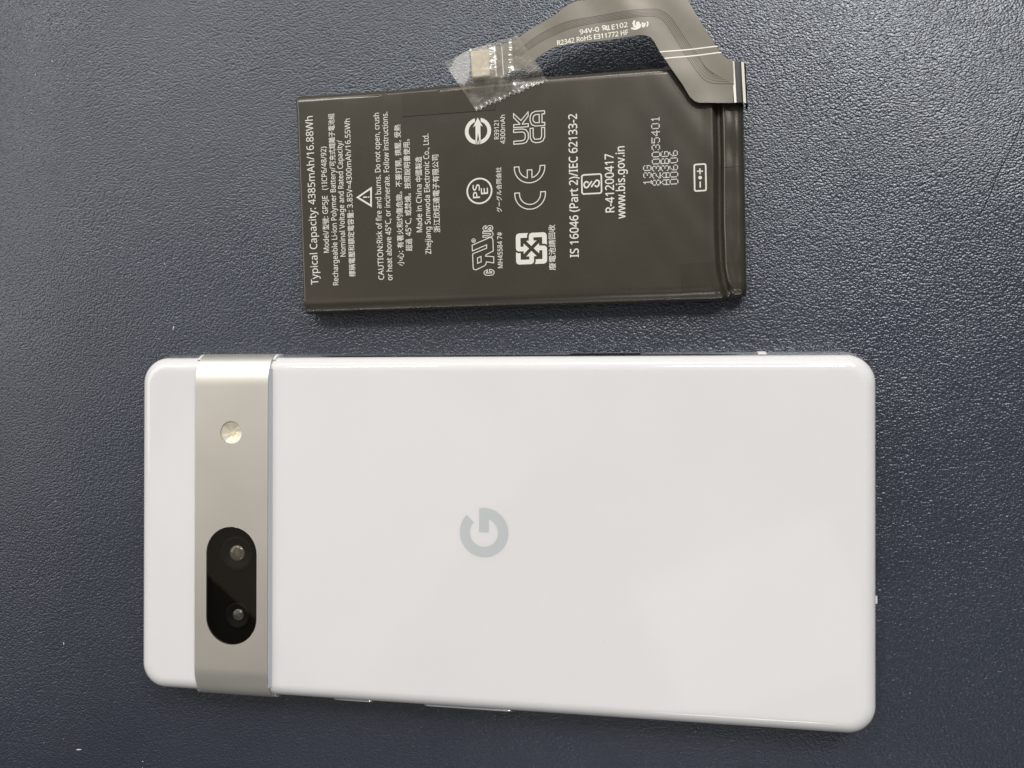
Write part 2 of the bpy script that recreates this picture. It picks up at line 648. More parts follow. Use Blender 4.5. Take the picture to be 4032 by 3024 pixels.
# white plastic strips set into the sides, and the keys
def side_strip(name, x0, x1, side, z0, z1, out, mat, parent=phone):
    """a strip on the long side following the frame's bulge"""
    s = 1 if side > 0 else -1
    zs = [z0 + (z1 - z0) * i / 6 for i in range(7)]

    def yy(z):
        t = (z - 2.8) / 2.6
        return s * (HY - (0.42 * t * t * abs(t) if t < 0 else 0.86 * t ** 1.7) + out)
    v, f = [], []
    c = min(0.25, (x1 - x0) * 0.2)
    for x, o in ((x0, -out * 1.0 - 0.15), (x0 + c * 0.3, -out * 0.2), (x0 + c, 0), (x1 - c, 0), (x1 - c * 0.3, -out * 0.2), (x1, -out * 1.0 - 0.15)):
        for z in zs:
            v.append((x, yy(z) + s * o, z))
    for i in range(5):
        for j in range(6):
            a = i * 7 + j
            f.append((a, a + 1, a + 8, a + 7))
    return build(name, v, f, mat, parent, 40)


def key(name, x0, x1, side):
    s = 1 if side > 0 else -1
    rr = []
    for ins, y in ((0.0, 36.2), (0.0, 36.85), (0.10, 36.98), (0.3, 37.03)):
        rr.append(([(x, z) for x, z in rrect((x1 - x0) / 2 - ins, 1.15 - ins, 1.1 - ins, 6, (x0 + x1) / 2, 3.75)], y))
    v, f = loft(rr, True, True)
    v = [(x, s * y, z) for x, z, y in v]
    return build(name, v, f, M['frame'], phone, 40)


key('power_button', -33.1, -23.8, -1)
key('volume_button', -13.2, 6.2, -1)
side_strip('card_tray', 17.7, 32.0, 1, 1.6, 4.2, 0.10, M['frame'])
side_strip('antenna_band', 54.6, 56.3, 1, 0.9, 5.2, 0.10, M['band'])
# band on the short end
v, f = [], []
for y in (-11.5, -10.0):
    for z in (1.0, 2.0, 3.0, 4.0, 5.0):
        t = (z - 2.8) / 2.6
        v.append((HX + 0.28 - 0.30 * max(0.0, -t), y, z))
    v.append((HX - 0.6, y, 5.1))
f = [(i, i + 1, i + 7, i + 6) for i in range(5)]
build('antenna_band', v, f, M['band'], phone)
# the shell's lips either side of the bar
for x0, x1 in ((BX0 - 0.55, BX0 - 0.01), (BX1 + 0.01, BX1 + 0.55)):
    for s in (1, -1):
        ps = [(s * (BW - 0.12), 2.0), (s * (BW - 0.06), 3.4)]
        for i in range(11):
            t = 36 * i / 10
            ps.append((s * (BW - 0.05 - 7.0 + 7.0 * math.cos(R(t))), BH - 4.55 + 4.5 * math.sin(R(t))))
        v, f = [], []
        q = len(ps)
        for x in (x0, x1):
            v += [(x, y, z) for y, z in ps]
        v += [(x, y - s * 1.6, z - 0.5) for x in (x0, x1) for y, z in ps]
        for i in range(q - 1):
            f += [(i, i + 1, q + i + 1, q + i), (i, i + 1, 2 * q + i + 1, 2 * q + i), (q + i, q + i + 1, 3 * q + i + 1, 3 * q + i)]
        build('antenna_band', v, f, M['white'], phone, 40)

# ------------------------------------------------------------------ the battery
bat = empty('battery_pack', (6, 70, 0), R(1.0))
tag(bat, 'flat black battery pack with white printed text and folded grey ribbon cable', 'battery')
BU0, BU1, BV0, BV1 = -46.5, 46.4, -23.6, 23.6


def sst(a, b, x):
    t = max(0.0, min(1.0, (x - a) / (b - a)))
    return t * t * (3 - 2 * t)


def pouch_z(u, vv):
    """height of the wrapped cell's upper side over its own plane, mm"""
    dv0, dv1 = vv - BV0, BV1 - vv
    du0, du1 = u - BU0, BU1 - u
    z = 5.32

    def shoulder(d, w, drop):
        if d >= w:
            return 0.0
        t = 1 - max(0.0, d) / w
        return drop * (1 - math.sqrt(max(0.0, 1 - t * t)))
    z -= shoulder(dv1, 1.9, 2.3)
    z -= shoulder(dv0, 2.9, 2.2)
    z -= shoulder(du0, 0.9, 2.0)
    # terminal end: the cell stops, a valley, then the flat strip over the circuit board
    bend = 0.0
    if vv < -16.5:
        bend = 0.05 * (-16.5 - vv) ** 1.75
    g = u - (40.75 + bend + 0.10 * math.sin(vv * 0.21))
    wall = sst(-0.8, 0.5, g)
    z -= 1.45 * wall
    z += 0.80 * sst(0.7, 1.7, g)
    z += 0.14 * math.exp(-((g + 1.0) / 0.7) ** 2)
    z += 0.16 * math.exp(-((u - 44.6 - 0.3 * bend) / 0.6) ** 2)
    z -= shoulder(du1, 1.5, 2.2)
    z += 0.06 * math.sin(u * 0.33 + 1.1) * math.sin(vv * 0.27) * sst(6, 16, u) + 0.03 * math.sin(u * 0.9 + vv * 0.6) * sst(20, 38, u) + 0.05 * math.sin(vv * 0.8 + 0.5 * math.sin(u * 2)) * sst(41, 43, u)
    return max(0.8, z)


def edge_shift(u, vv):
    """the wrap's outline is not a true rectangle"""
    du = dv = 0.0
    if u < 0:
        t = u / BU0
        du += t ** 4 * (0.024 * (23.6 - vv) - 0.75)
        if t > 0.93 and abs(vv) > 20:
            du -= 0.35 * (t - 0.93) / 0.07 * (abs(vv) - 20) / 3.6 * (1 if vv > 0 else 0.4)
    if u > 0 and vv < 0:
        t = (vv / BV0)
        dv += 1.3 * t ** 3 * sst(40, 46.4, u) * 0.6
    dv += -0.28 * math.exp(-((u + 22) / 14) ** 2) * (1 if vv > 22 else 0)
    return du, dv


def axis(a, b, step, dense, ds):
    """sample positions, closer together near the listed places"""
    out, x = [], a
    while x < b - 1e-6:
        out.append(x)
        d = min(abs(x - q) - w for q, w in dense)
        x += ds if d < 0 else step
    return out + [b]


US = axis(BU0, BU1, 1.1, ((BU0, 1.4), (BU1, 7.4)), 0.22)
VS = axis(BV0, BV1, 1.1, ((BV0, 3.3), (BV1, 2.3)), 0.24)
v = []
for vv in VS:
    for u in US:
        du, dv = edge_shift(u, vv)
        v.append((u + du, vv + dv, pouch_z(u, vv)))
nu, nv = len(US), len(VS)
f = [(j * nu + i, j * nu + i + 1, (j + 1) * nu + i + 1, (j + 1) * nu + i) for j in range(nv - 1) for i in range(nu - 1)]
rim = [i for i in range(nu)] + [j * nu + nu - 1 for j in range(1, nv)] + [(nv - 1) * nu + i for i in range(nu - 2, -1, -1)] + [j * nu for j in range(nv - 2, 0, -1)]
b0 = len(v)
for r_ in rim:
    x, y, z = v[r_]
    v.append((x * 0.9985, y * 0.997, 1.4))
b1 = len(v)
for r_ in rim:
    x, y, z = v[r_]
    v.append((x * 0.988, y * 0.975, 0.15))
q = len(rim)
for i in range(q):
    j = (i + 1) % q
    f.append((rim[i], rim[j], b0 + j, b0 + i))
    f.append((b0 + i, b0 + j, b1 + j, b1 + i))
f.append(tuple(range(b1, b1 + q)))
build('casing', v, f, M['pouch'], bat, 70)


def wrap_layer(name, u0, u1, v0, v1, dz, mat, r=0.0):
    us = [u0] + [u for u in US if u0 + 0.1 < u < u1 - 0.1] + [u1]
    vs = [v0] + [q_ for q_ in VS if v0 + 0.1 < q_ < v1 - 0.1] + [v1]
    vv_, ff = [], []
    for y in vs:
        for x in us:
            du, dv = edge_shift(x, y)
            vv_.append((x + du, y + dv * 1.0 + (0.05 if y > 23 else 0) - (0.05 if y < -23 else 0), pouch_z(x, y) + dz))
    a_, b_ = len(us), len(vs)
    ff = [(j * a_ + i, j * a_ + i + 1, (j + 1) * a_ + i + 1, (j + 1) * a_ + i) for j in range(b_ - 1) for i in range(a_ - 1)]
    rim_ = [i for i in range(a_)] + [j * a_ + a_ - 1 for j in range(1, b_)] + [(b_ - 1) * a_ + i for i in range(a_ - 2, -1, -1)] + [j * a_ for j in range(b_ - 2, 0, -1)]
    s_ = len(vv_)
    for r_ in rim_:
        x, y, z = vv_[r_]
        vv_.append((x, y, z - dz - 0.02))
    for i in range(len(rim_)):
        j = (i + 1) % len(rim_)
        ff.append((rim_[i], rim_[j], s_ + j, s_ + i))
    return build(name, vv_, ff, mat, bat, 50)


wrap_layer('wrap_flap', -23.15, -3.35, 16.95, BV1, 0.09, M['pouch2'])
wrap_layer('wrap_flap', 33.5, BU1, BV0, -16.3, 0.08, M['pouch2'])
wrap_layer('wrap_flap', 41.7, BU1, 2.5, BV1 - 1.2, 0.07, M['pouch2'])

# ---- print on the battery
ZP = 5.32 + 0.035
TEXT = [
    ('Typical Capacity: 4385mAh/16.88Wh', (-42.32, -17.6), (-43.08, 18.52), 1.62, 0),
    ('Model/型號: GP5JE   (1ICP6/48/92)', (-39.83, -10.89), (-40.17, 11.75), 1.18, 0),
    ('Rechargeable Li-ion Polymer Battery/可充式鋰離子電池組', (-37.84, -17.9), (-38.37, 18.75), 1.18, 0),
    ('Nominal Voltage and Rated Capacity/', (-36.13, -11.88), (-36.57, 12.93), 1.18, 0),
    ('標稱電壓和額定電容量: 3.85V=4300mAh/16.55Wh', (-34.15, -16.32), (-34.77, 17.38), 1.18, 0),
    ('CAUTION:', (-27.73, -17.11), (-27.94, -9.64), 1.2, 1),
    ('Risk of fire and burns. Do not open, crush', (-28.0, -9.39), (-28.3, 18.13), 1.2, 0),
    ('or heat above 45°C, or incinerate. Follow instructions.', (-25.89, -17.3), (-26.45, 18.2), 1.2, 0),
    ('小心: 有著火和灼傷危險。不要打開, 擠壓, 受熱', (-23.46, -14.44), (-23.8, 15.41), 1.18, 0),
    ('超過 45°C, 或焚燒。按照說明書使用。', (-21.64, -11.4), (-21.88, 12.21), 1.18, 0),
    ('Made in China 中國製造', (-19.3, -7.5), (-19.3, 8.35), 1.18, 0),
    ('Zhejiang Sunwoda Electronic Co., Ltd.', (-17.44, -12.15), (-17.63, 12.99), 1.18, 0),
    ('浙江欣旺達電子有限公司', (-15.56, -7.8), (-15.72, 8.54), 1.18, 0),
    ('MH45584 7#', (-2.34, -15.7), (-2.39, -8.3), 1.0, 0),
    ('グーグル合同会社', (-2.45, -4.26), (-2.46, 5.11), 0.92, 0),
    ('R39121', (-2.71, 10.89), (-2.72, 14.71), 0.95, 1),
    ('4300mAh', (-1.44, 9.84), (-1.4, 15.79), 0.95, 1),
    ('廢電池請回收', (8.44, -16.61), (8.43, -7.25), 1.15, 0),
    ('IS 16046 (Part 2)/IEC 62133-2', (13.27, -14.11), (13.37, 14.93), 1.72, 1),
    ('R-41200417', (20.56, -5.36), (20.57, 6.36), 1.72, 1),
    ('www.bis.gov.in', (22.74, -6.73), (22.78, 7.73), 1.72, 1),
]
FLEX_TEXT = [
    ('94V-0', (14.36, 30.24), (18.18, 30.51), 0.92),
    ('E102', (20.74, 30.69), (23.82, 30.88), 0.92),
    ('R2342 RoHS E311772 HF', (9.77, 28.62), (23.93, 29.43), 0.92),
]
pending = []


import os
FONT = None
try:
    FONT = bpy.data.fonts.load(os.path.join(bpy.utils.system_resource('DATAFILES'), 'fonts', 'NotoSansHebrew-Regular.woff2'))
except Exception:
    FONT = None


def text_object(body, bold, wide=False):
    cu = bpy.data.curves.new('print_text', 'FONT')
    cu.body = body
    if FONT is not None and not wide:
        cu.font = FONT
    cu.size = 1.0
    cu.resolution_u = 3
    o = bpy.data.objects.new('print_text', cu)
    COL.objects.link(o)
    return o


def text_runs(body, bold):
    """split a line into runs of latin and of other scripts: [(object, wide, characters, spaces before)]"""
    runs, cur, wide = [], '', None
    for ch in body:
        w = ord(ch) > 0x2E80
        if wide is None or w == wide:
            cur += ch
        else:
            runs.append((cur, wide))
            cur = ch
        wide = w
    runs.append((cur, wide))
    out, pend = [], 0.0
    for t, w in runs:
        lead = len(t) - len(t.lstrip())
        trail = len(t) - len(t.rstrip())
        if not t.strip():
            pend += len(t)
            continue
        out.append((text_object(t.strip(), bold, w), w, len(t.strip()), pend + lead))
        pend = trail
    return out


CAP = [text_object('H', 0)]
for t in TEXT:
    pending.append((text_runs(t[0], t[4]), t[1], t[2], t[3], 'print_line', M['ink'], bat, ZP))
for body, a, b_, cap in (('PS', (-6.90, -1.00), (-6.94, 1.79), 1.42), ('E', (-5.20, -0.25), (-5.23, 0.97), 1.42)):
    pending.append((text_runs(body, 1), a, b_, cap, 'safety_mark_letter', M['ink'], bat, ZP))
ZF = 6.60
flex_parts = []


def make_texts(items):
    bpy.context.view_layer.update()
    dgx = bpy.context.evaluated_depsgraph_get()
    capme = bpy.data.meshes.new_from_object(CAP[0].evaluated_get(dgx))
    ys_ = [q_.co.y for q_ in capme.vertices]
    caph = max(ys_) - min(ys_)
    for runs, a, b_, cap, name, mat, par, z in items:
        k = cap / caph
        pieces, x = [], 0.0
        for o, wide, cnt, gap in runs:
            me = bpy.data.meshes.new_from_object(o.evaluated_get(dgx))
            bx = [q_.co.x for q_ in me.vertices]
            by = [q_.co.y for q_ in me.vertices]
            x += gap * 0.36 * cap + (0.12 * cap if pieces else 0.0)
            if wide:
                L_ = cnt * 1.22 * cap
                sx = (L_ - 0.10 * cap) / (max(bx) - min(bx))
                hgt = 1.22 * cap if max(by) - min(by) > 0.3 else 0.3 * cap
                sy = hgt / (max(by) - min(by))
                pieces.append((me, min(bx), x + 0.05 * cap, sx, sy, min(by), -0.14 * cap))
            else:
                L_ = (max(bx) - min(bx)) * k
                pieces.append((me, min(bx), x, k, k, 0.0, 0.0))
            x += L_
            cu = o.data
            bpy.data.objects.remove(o, do_unlink=True)
            bpy.data.curves.remove(cu)
        d = Vector((b_[0] - a[0], b_[1] - a[1]))
        fit = d.length / x
        d.normalize()
        nrm = Vector((-d.y, d.x))
        bm = bmesh.new()
        heavy = (0.036 if name != 'print_line' or cap > 1.7 or mat is M['ink2'] else 0.013)
        # ink spreads a little: the strokes are laid down several times, each a hair beside and above the last
        for ci, (ox, oy) in enumerate(((0, 0), (heavy, 0), (-heavy, 0), (0, heavy), (0, -heavy))):
            for me, x0, px0, sx, sy, y0, py0 in pieces:
                cp = me.copy()
                for q_ in cp.vertices:
                    p = Vector(a) + d * ((px0 + (q_.co.x - x0) * sx) * fit + ox) + nrm * (py0 + (q_.co.y - y0) * sy + oy)
                    q_.co = (p.x * MM, p.y * MM, (z + ci * 0.004) * MM)
                bm.from_mesh(cp)
                bpy.data.meshes.remove(cp)
        me = bpy.data.meshes.new(name)
        bm.to_mesh(me)
        bm.free()
        link(name, me, mat, par)


# ---- marks
def ring_pts(c, r, n=40):
    return circle(c, r, n)


fl = Flat(ZP).ribbon([(-33.3, 0.52), (-30.3, 2.30), (-30.35, -1.40)], 0.36, True)
fl.ribbon([(-32.05, 0.48), (-31.15, 0.47)], 0.26).disc((-30.83, 0.46), 0.15)
fl.done('warning_mark', M['ink'], bat)
Flat(ZP).ribbon(ring_pts((-6.98, 0.42), 2.57), 0.33, True).done('safety_mark', M['ink'], bat)
# arrow in a split ring
c, r0, r1 = (-7.09, 12.83), 2.76, 1.98
fl = Flat(ZP)
fl.poly(arc(c, r0, 102.5, 257.5, 30) + arc(c, r1, 252, 108, 26))
fl.poly(arc(c, r0, -77.5, 77.5, 30) + arc(c, r1, 72, -72, 26))
k_ = lambda pts: [(c[0] + x * r0, c[1] + y * r0) for x, y in pts]
fl.poly(k_([(0, 1.02), (-0.38, 0.30), (-0.19, 0.42), (-0.19, -0.98), (-0.13, -1.0), (0, -0.12), (0.13, -1.0), (0.19, -0.98), (0.19, 0.42), (0.38, 0.30)]))
fl.poly(k_([(-0.07, -0.99), (0, -0.60), (0.07, -0.99)]))
fl.done('arrow_mark', M['ink'], bat)


def boxed(pts, bl, tr):
    return [(bl[0] + x * (tr[0] - bl[0]), bl[1] + y * (tr[1] - bl[1])) for x, y in pts]


U_ = [(0, 1), (.6, 1), (.85, .93), (1, .7), (1, .3), (.85, .07), (.6, 0), (0, 0), (0, .2), (.58, .2), (.74, .27), (.79, .4), (.79, .6), (.74, .73), (.58, .8), (0, .8)]
K_ = [(0, 0), (1, 0), (1, .2), (.6, .2), (.6, .24), (1, .72), (1, 1), (.5, .45), (0, .95), (0, .68), (.42, .24), (.42, .2), (0, .2)]
C_ = [(0, 1), (0, .35), (.12, .1), (.35, 0), (.65, 0), (.88, .1), (1, .35), (1, 1), (.79, 1), (.79, .42), (.7, .24), (.3, .24), (.21, .42), (.21, 1)]
A_ = [(1, 0), (.35, 0), (.1, .12), (0, .38), (0, .62), (.1, .88), (.35, 1), (1, 1), (1, .79), (.82, .79), (.82, .21), (1, .21)]
AH = [(.63, .22), (.38, .22), (.24, .32), (.2, .45), (.2, .55), (.24, .68), (.38, .78), (.63, .78)]
fl = Flat(ZP)
lw = 0.19
fl.ribbon(boxed(U_, (0.36, 9.62), (3.38, 12.63)), lw, True)
fl.ribbon(boxed(K_, (0.40, 13.02), (3.42, 16.05)), lw, True)
fl.ribbon(boxed(C_, (3.78, 9.64), (6.76, 12.64)), lw, True)
fl.ribbon(boxed(A_, (3.80, 13.04), (6.80, 16.05)), lw, True)
fl.ribbon(boxed(AH, (3.80, 13.04), (6.80, 16.05)), lw, True)
fl.done('conformity_letters', M['ink'], bat)
fl = Flat(ZP)
for (bx0, by0, bx1, by1, e) in ((0.40, -3.90, 6.72, -0.45, 0), (0.38, 1.50, 6.68, 4.90, 1)):
    cx_, ro = (bx0 + bx1) / 2, (bx1 - bx0) / 2
    ri = ro - 0.98
    cy_ = by0 + ro
    o_ = [(bx0, by1)] + arc((cx_, cy_), ro, 180, 360, 28) + [(bx1, by1), (bx1 - 0.98, by1)]
    inn = arc((cx_, cy_), ri, 360, 180, 28)
    if e:
        hb = 0.48
        inn = [p for p in inn if p[0] > cx_ + hb] + [(cx_ + hb, cy_ - math.sqrt(ri * ri - hb * hb)), (cx_ + hb, by1 - 0.75), (cx_ - hb, by1 - 0.75), (cx_ - hb, cy_ - math.sqrt(ri * ri - hb * hb))] + [p for p in inn if p[0] < cx_ - hb]
    fl.ribbon(o_ + inn + [(bx0 + 0.98, by1)], lw, True)
fl.done('conformity_mark', M['ink'], bat)
# four-arrow recycling square
arm = [(-1, -.2), (-1, -.8), (-.94, -.94), (-.8, -1), (-.02, -1), (.1, -.94), (.155, -.82), (.16, -.5), (.34, -.5), (0, -.15), (-.34, -.5), (-.14, -.5), (-.14, -.7), (-.7, -.7), (-.7, -.27), (-.86, -.27)]
fl = Flat(ZP)
cc, hs = (3.65, -11.95), 3.2
for k_r in range(4):
    pts = arm
    for _ in range(k_r):
        pts = [(-y, x) for x, y in pts]
    fl.poly([(cc[0] + x * hs, cc[1] + y * hs) for x, y in pts])
fl.done('recycling_mark', M['ink'], bat)
# knot in a box
fl = Flat(ZP).ribbon(rrect(1.97, 1.93, 0.42, 5, 16.12, 0.53), 0.30, True)
z_ = 0.0526 / 13.82
kc = lambda x, y: (16.12 + (x - 815) * z_, 0.53 - (y - 905) * z_)
s1 = [kc(*p) for p in [(650, 850), (610, 790), (545, 760), (470, 790), (415, 870), (420, 980), (470, 1065), (540, 1090), (610, 1050), (830, 750)]]
s2 = [kc(*p) for p in [(795, 1060), (990, 800), (1050, 735), (1120, 715), (1195, 760), (1220, 860), (1190, 980), (1120, 1060), (1050, 1050), (975, 985)]]
fl.ribbon(s1, 0.31).ribbon(s2, 0.31)
fl.done('standards_mark', M['ink'], bat)
# outlined R U, c and us
zq = 0.0530 / 5.821
kq = lambda pts: [(-9.10 + (x - 180) * zq, -12.22 - (y - 330) * zq * 0.99) for x, y in pts]
fl = Flat(ZP)
fl.ribbon(kq([(225, 165), (640, 5), (690, 20), (707, 65), (709, 320), (540, 398), (530, 428), (719, 450), (716, 592), (546, 560), (540, 610), (505, 650), (300, 735), (255, 720), (240, 680), (232, 375), (250, 358), (560, 248), (560, 170), (228, 300)]), 0.17, True)
fl.ribbon(kq([(342, 465), (425, 430), (428, 555), (347, 585)]), 0.17, True)
fl.ribbon(kq(circle((260, 60), 44, 16)), 0.11, True)
fl.ribbon(kq([(285, 78), (240, 78), (240, 50), (262, 45), (265, 72), (285, 50)]), 0.09)
cb = [(.55, 1), (.35, 1), (.1, .8), (0, .6), (0, .35), (.15, .05), (.4, 0), (.62, 0), (.88, .05), (1, .3), (1, .65), (.9, .85), (.68, 1), (.56, 1), (.56, .62), (.78, .6), (.78, .4), (.22, .4), (.22, .6), (.36, .64), (.36, 1)]
fl.ribbon(boxed(cb[1:], (-6.28, -17.1), (-4.18, -15.9)), 0.15, True)
ub = [(0, 1), (.75, 1), (.92, .9), (1, .65), (1, .35), (.92, .1), (.75, 0), (0, 0), (0, .32), (.68, .34), (.78, .5), (.68, .66), (0, .68)]
fl.ribbon(boxed(ub, (-6.40, -9.2), (-4.26, -8.05)), 0.15, True)
sb = [(.32, .98), (.1, .85), (0, .55), (.1, .15), (.3, 0), (.5, .15), (.66, .6), (.78, .6), (.78, .4), (.68, .3), (.68, .02), (.9, .15), (1, .5), (.9, .88), (.7, 1), (.5, .85), (.34, .4), (.22, .42), (.24, .62), (.32, .68)]
fl.ribbon(boxed(sb, (-6.40, -7.95), (-4.26, -6.8)), 0.15, True)
fl.done('component_mark', M['ink'], bat)
# polarity box
fl = Flat(ZP).ribbon(rrect(1.10, 2.62, 0.3, 4, 37.49, 0.6), 0.30, True)
fl.ribbon([(37.48, 1.25), (37.46, 2.45)], 0.24).ribbon([(36.88, 1.86), (38.06, 1.84)], 0.24).disc((37.48, 0.57), 0.36, 14).ribbon([(37.48, -0.2), (37.47, -1.4)], 0.26)
fl.done('polarity_mark', M['ink'], bat)
# ink-jet dots
D57 = {'0': '01110 10001 10001 10001 10001 10001 01110', '1': '00100 01100 00100 00100 00100 00100 01110', '2': '01110 10001 00001 00110 01000 10000 11111',
       '3': '01110 10001 00001 00110 00001 10001 01110', '4': '00010 00110 01010 10010 11111 00010 00010', '5': '11111 10000 11110 00001 00001 10001 01110',
       '6': '00110 01000 10000 11110 10001 10001 01110', '8': '01110 10001 10001 01110 10001 10001 01110', 'A': '00100 01010 10001 10001 11111 10001 10001',
       'B': '11110 10001 10001 11110 10001 10001 11110', 'G': '01110 10001 10000 10111 10001 10001 01110'}
for body, base, v0 in (('13G', 27.97, -0.30), ('8230035401', 29.72, -0.49), ('AA3BG', 31.43, -0.52), ('00606', 33.15, -0.48)):
    fl = Flat(ZP)
    for i, ch in enumerate(body):
        for r_, row in enumerate(D57[ch].split()):
            for c_, bit in enumerate(row):
                if bit == '1':
                    fl.disc((base - (6 - r_) * 0.245 + random.uniform(-.015, .015), v0 + i * 1.41 + c_ * 0.235 + 0.1 + random.uniform(-.015, .015)), 0.125, 6)
    fl.done('dotted_code', M['dots'], bat)

# ---- ribbon cable
OUT = [(43.95, 22.75), (43.14, 22.97), (42.28, 23.68), (41.62, 24.53), (40.97, 25.59), (38.05, 30.63), (35.5, 35.37), (34.74, 36.85), (33.54, 37.87), (31.82, 38.24), (28.36, 38.17), (22.37, 37.63), (17.17, 37.1), (13.86, 37.06), (12.01, 36.46), (10.14, 35.14), (5.72, 33.02), (3.88, 32.15), (1.73, 30.94), (-1.49, 29.87), (-3.76, 29.7)]
LOW = [(-3.49, 23.47), (-1.43, 23.67), (0.42, 24.31), (3.09, 24.87), (5.08, 26.0), (7.07, 27.28), (9.05, 28.24), (11.0, 28.5), (13.11, 28.62), (16.67, 28.6), (20.16, 28.73), (23.23, 28.97), (25.98, 29.13), (27.37, 28.96), (28.3, 28.48), (28.98, 27.61), (30.03, 25.51), (30.9, 24.18), (32.62, 21.42), (34.34, 18.78), (35.71, 16.32), (36.58, 15.45), (37.44, 15.04), (44.24, 14.59)]


def flex_z(x, y):
    z = ZF - 6.6 + 6.6
    z += 0.55 * math.exp(-((x - 22) / 13) ** 2) * sst(24, 34, y)
    z -= 0.55 * sst(8, -2, x)
    z -= 0.25 * sst(22, 16, y) * sst(30, 36, x)
    z += 0.12 * math.sin(x * 0.55 + y * 0.4)
    return z


def grid_fill(poly, step, zf, thick, name, mat, parent):
    """thin sheet of constant thickness with this outline, finely divided so it can bend"""
    loops = [[Vector((x, y, 0)) for x, y in poly]]
    bm = bmesh.new()
    vs_ = [bm.verts.new((x, y, 0)) for x, y in poly]
    bm.faces.new(vs_)
    x0, x1 = min(p[0] for p in poly), max(p[0] for p in poly)
    y0, y1 = min(p[1] for p in poly), max(p[1] for p in poly)
    x = x0 + step
    while x < x1:
        bmesh.ops.bisect_plane(bm, geom=bm.verts[:] + bm.edges[:] + bm.faces[:], plane_co=(x, 0, 0), plane_no=(1, 0, 0))
        x += step
    y = y0 + step
    while y < y1:
        bmesh.ops.bisect_plane(bm, geom=bm.verts[:] + bm.edges[:] + bm.faces[:], plane_co=(0, y, 0), plane_no=(0, 1, 0))
        y += step
    bmesh.ops.recalc_face_normals(bm, faces=bm.faces)
    if bm.faces and sum(fc.normal.z for fc in bm.faces) < 0:
        bmesh.ops.reverse_faces(bm, faces=bm.faces)
    if thick:
        top = bm.faces[:]
        r_ = bmesh.ops.extrude_face_region(bm, geom=top)
        low = [g for g in r_['geom'] if isinstance(g, bmesh.types.BMVert)]
        for q_ in low:
            q_.co.z = -thick
    for q_ in bm.verts:
        x, y = q_.co.x, q_.co.y
        q_.co = (x * MM, y * MM, (zf(x, y) + q_.co.z) * MM)
    bmesh.ops.recalc_face_normals(bm, faces=bm.faces)
    me = bpy.data.meshes.new(name)
    bm.to_mesh(me)
    bm.free()
    return link(name, me, mat, parent, 40)


poly = OUT + LOW
flex = grid_fill(poly, 1.6, flex_z, 0.16, 'ribbon_cable', M['flex'], bat)
tag(flex, 'grey flexible ribbon cable with white lettering')


def draped(fl_, dz):
    fl_.v = [(x, y, flex_z(x, y) + dz) for x, y, z in fl_.v]
    return fl_


def densify(pts, step=0.8):
    out = []
    for a, b_ in zip(pts[:-1], pts[1:]):
        n_ = max(1, int(math.hypot(b_[0] - a[0], b_[1] - a[1]) / step))
        out += [(a[0] + (b_[0] - a[0]) * i / n_, a[1] + (b_[1] - a[1]) * i / n_) for i in range(n_)]
    return out + [pts[-1]]


def smooth_path(pts, it=3):
    for _ in range(it):
        q_ = [pts[0]]
        for a, b_ in zip(pts[:-1], pts[1:]):
            q_ += [(a[0] * .75 + b_[0] * .25, a[1] * .75 + b_[1] * .25), (a[0] * .25 + b_[0] * .75, a[1] * .25 + b_[1] * .75)]
        pts = q_ + [pts[-1]]
    return pts


for a, b_ in (((30.06, 25.51), (41.1, 25.72)), ((30.93, 24.18), (41.85, 24.46))):
    draped(Flat(0).ribbon(densify([a, b_]), 0.24), 0.03).done('bend_line', M['ink2'], flex)
T1 = [(-1.2, 27.45), (1.16, 28.04), (6.49, 31.38), (9.9, 32.6), (12.52, 33.18), (19.33, 33.77), (28.38, 34.22), (30.7, 33.64), (32.45, 32.02), (33.65, 29.92), (35.89, 26.27), (37.61, 23.96), (38.9, 21.6), (40.4, 20.5), (43.8, 20.3)]
T2 = [(-0.86, 25.84), (1.81, 27.07), (6.46, 29.69), (9.9, 31.05), (12.8, 31.8), (19.31, 32.48), (28.36, 32.76), (30.14, 32.23), (31.36, 31.03), (34.12, 26.06), (37.0, 21.3), (38.6, 19.2), (40.6, 18.5), (43.9, 18.3)]
fl = Flat(0)
for t in (0.0, 0.2, 0.4, 0.6, 0.8, 1.0):
    pth = smooth_path([(a[0] + (b_[0] - a[0]) * t, a[1] + (b_[1] - a[1]) * t) for a, b_ in zip(T1[:14], T2)], 2)
    fl.ribbon(densify(pth), 0.10 if 0 < t < 1 else 0.15)
draped(fl, 0.012).done('trace_lines', M['trace'], flex)
# maker's flame-like sign and the small component sign on the cable
zg = 0.0512 / 18.43
kg = lambda pts: [(24.35 + (x - 400) * zg, 30.55 - (y - 1000) * zg * 1.0 + (x - 400) * zg * 0.055) for x, y in pts]
fl = Flat(0)
fl.poly(kg([(650, 490), (740, 490), (770, 560), (720, 700), (740, 860), (780, 850), (800, 700), (860, 620), (950, 600), (1040, 640), (1080, 780), (1160, 830), (1170, 920), (1100, 1080), (950, 1130), (800, 1165), (650, 1150), (550, 1090), (470, 1090), (445, 1020), (470, 950), (560, 960), (680, 1010), (760, 1000), (640, 960), (590, 870), (600, 800), (535, 690)]))
fl.ribbon(kg([(1190, 780), (1290, 760), (1310, 830), (1250, 950), (1300, 1030), (1390, 980), (1460, 770)]), 0.28)
fl.ribbon(kg([(1570, 700), (1640, 760), (1620, 950), (1540, 1030)]), 0.26)
draped(fl, 0.03).done('maker_sign', M['ink2'], flex)
fl = Flat(0)
bl, tr = (18.75, 30.62), (20.4, 31.62)
fl.ribbon(boxed([(.05, .95), (.3, .98), (.42, .85), (.42, .1)], bl, tr), 0.20).ribbon(boxed([(.42, .5), (.15, .5), (.05, .72), (.12, .92)], bl, tr), 0.18)
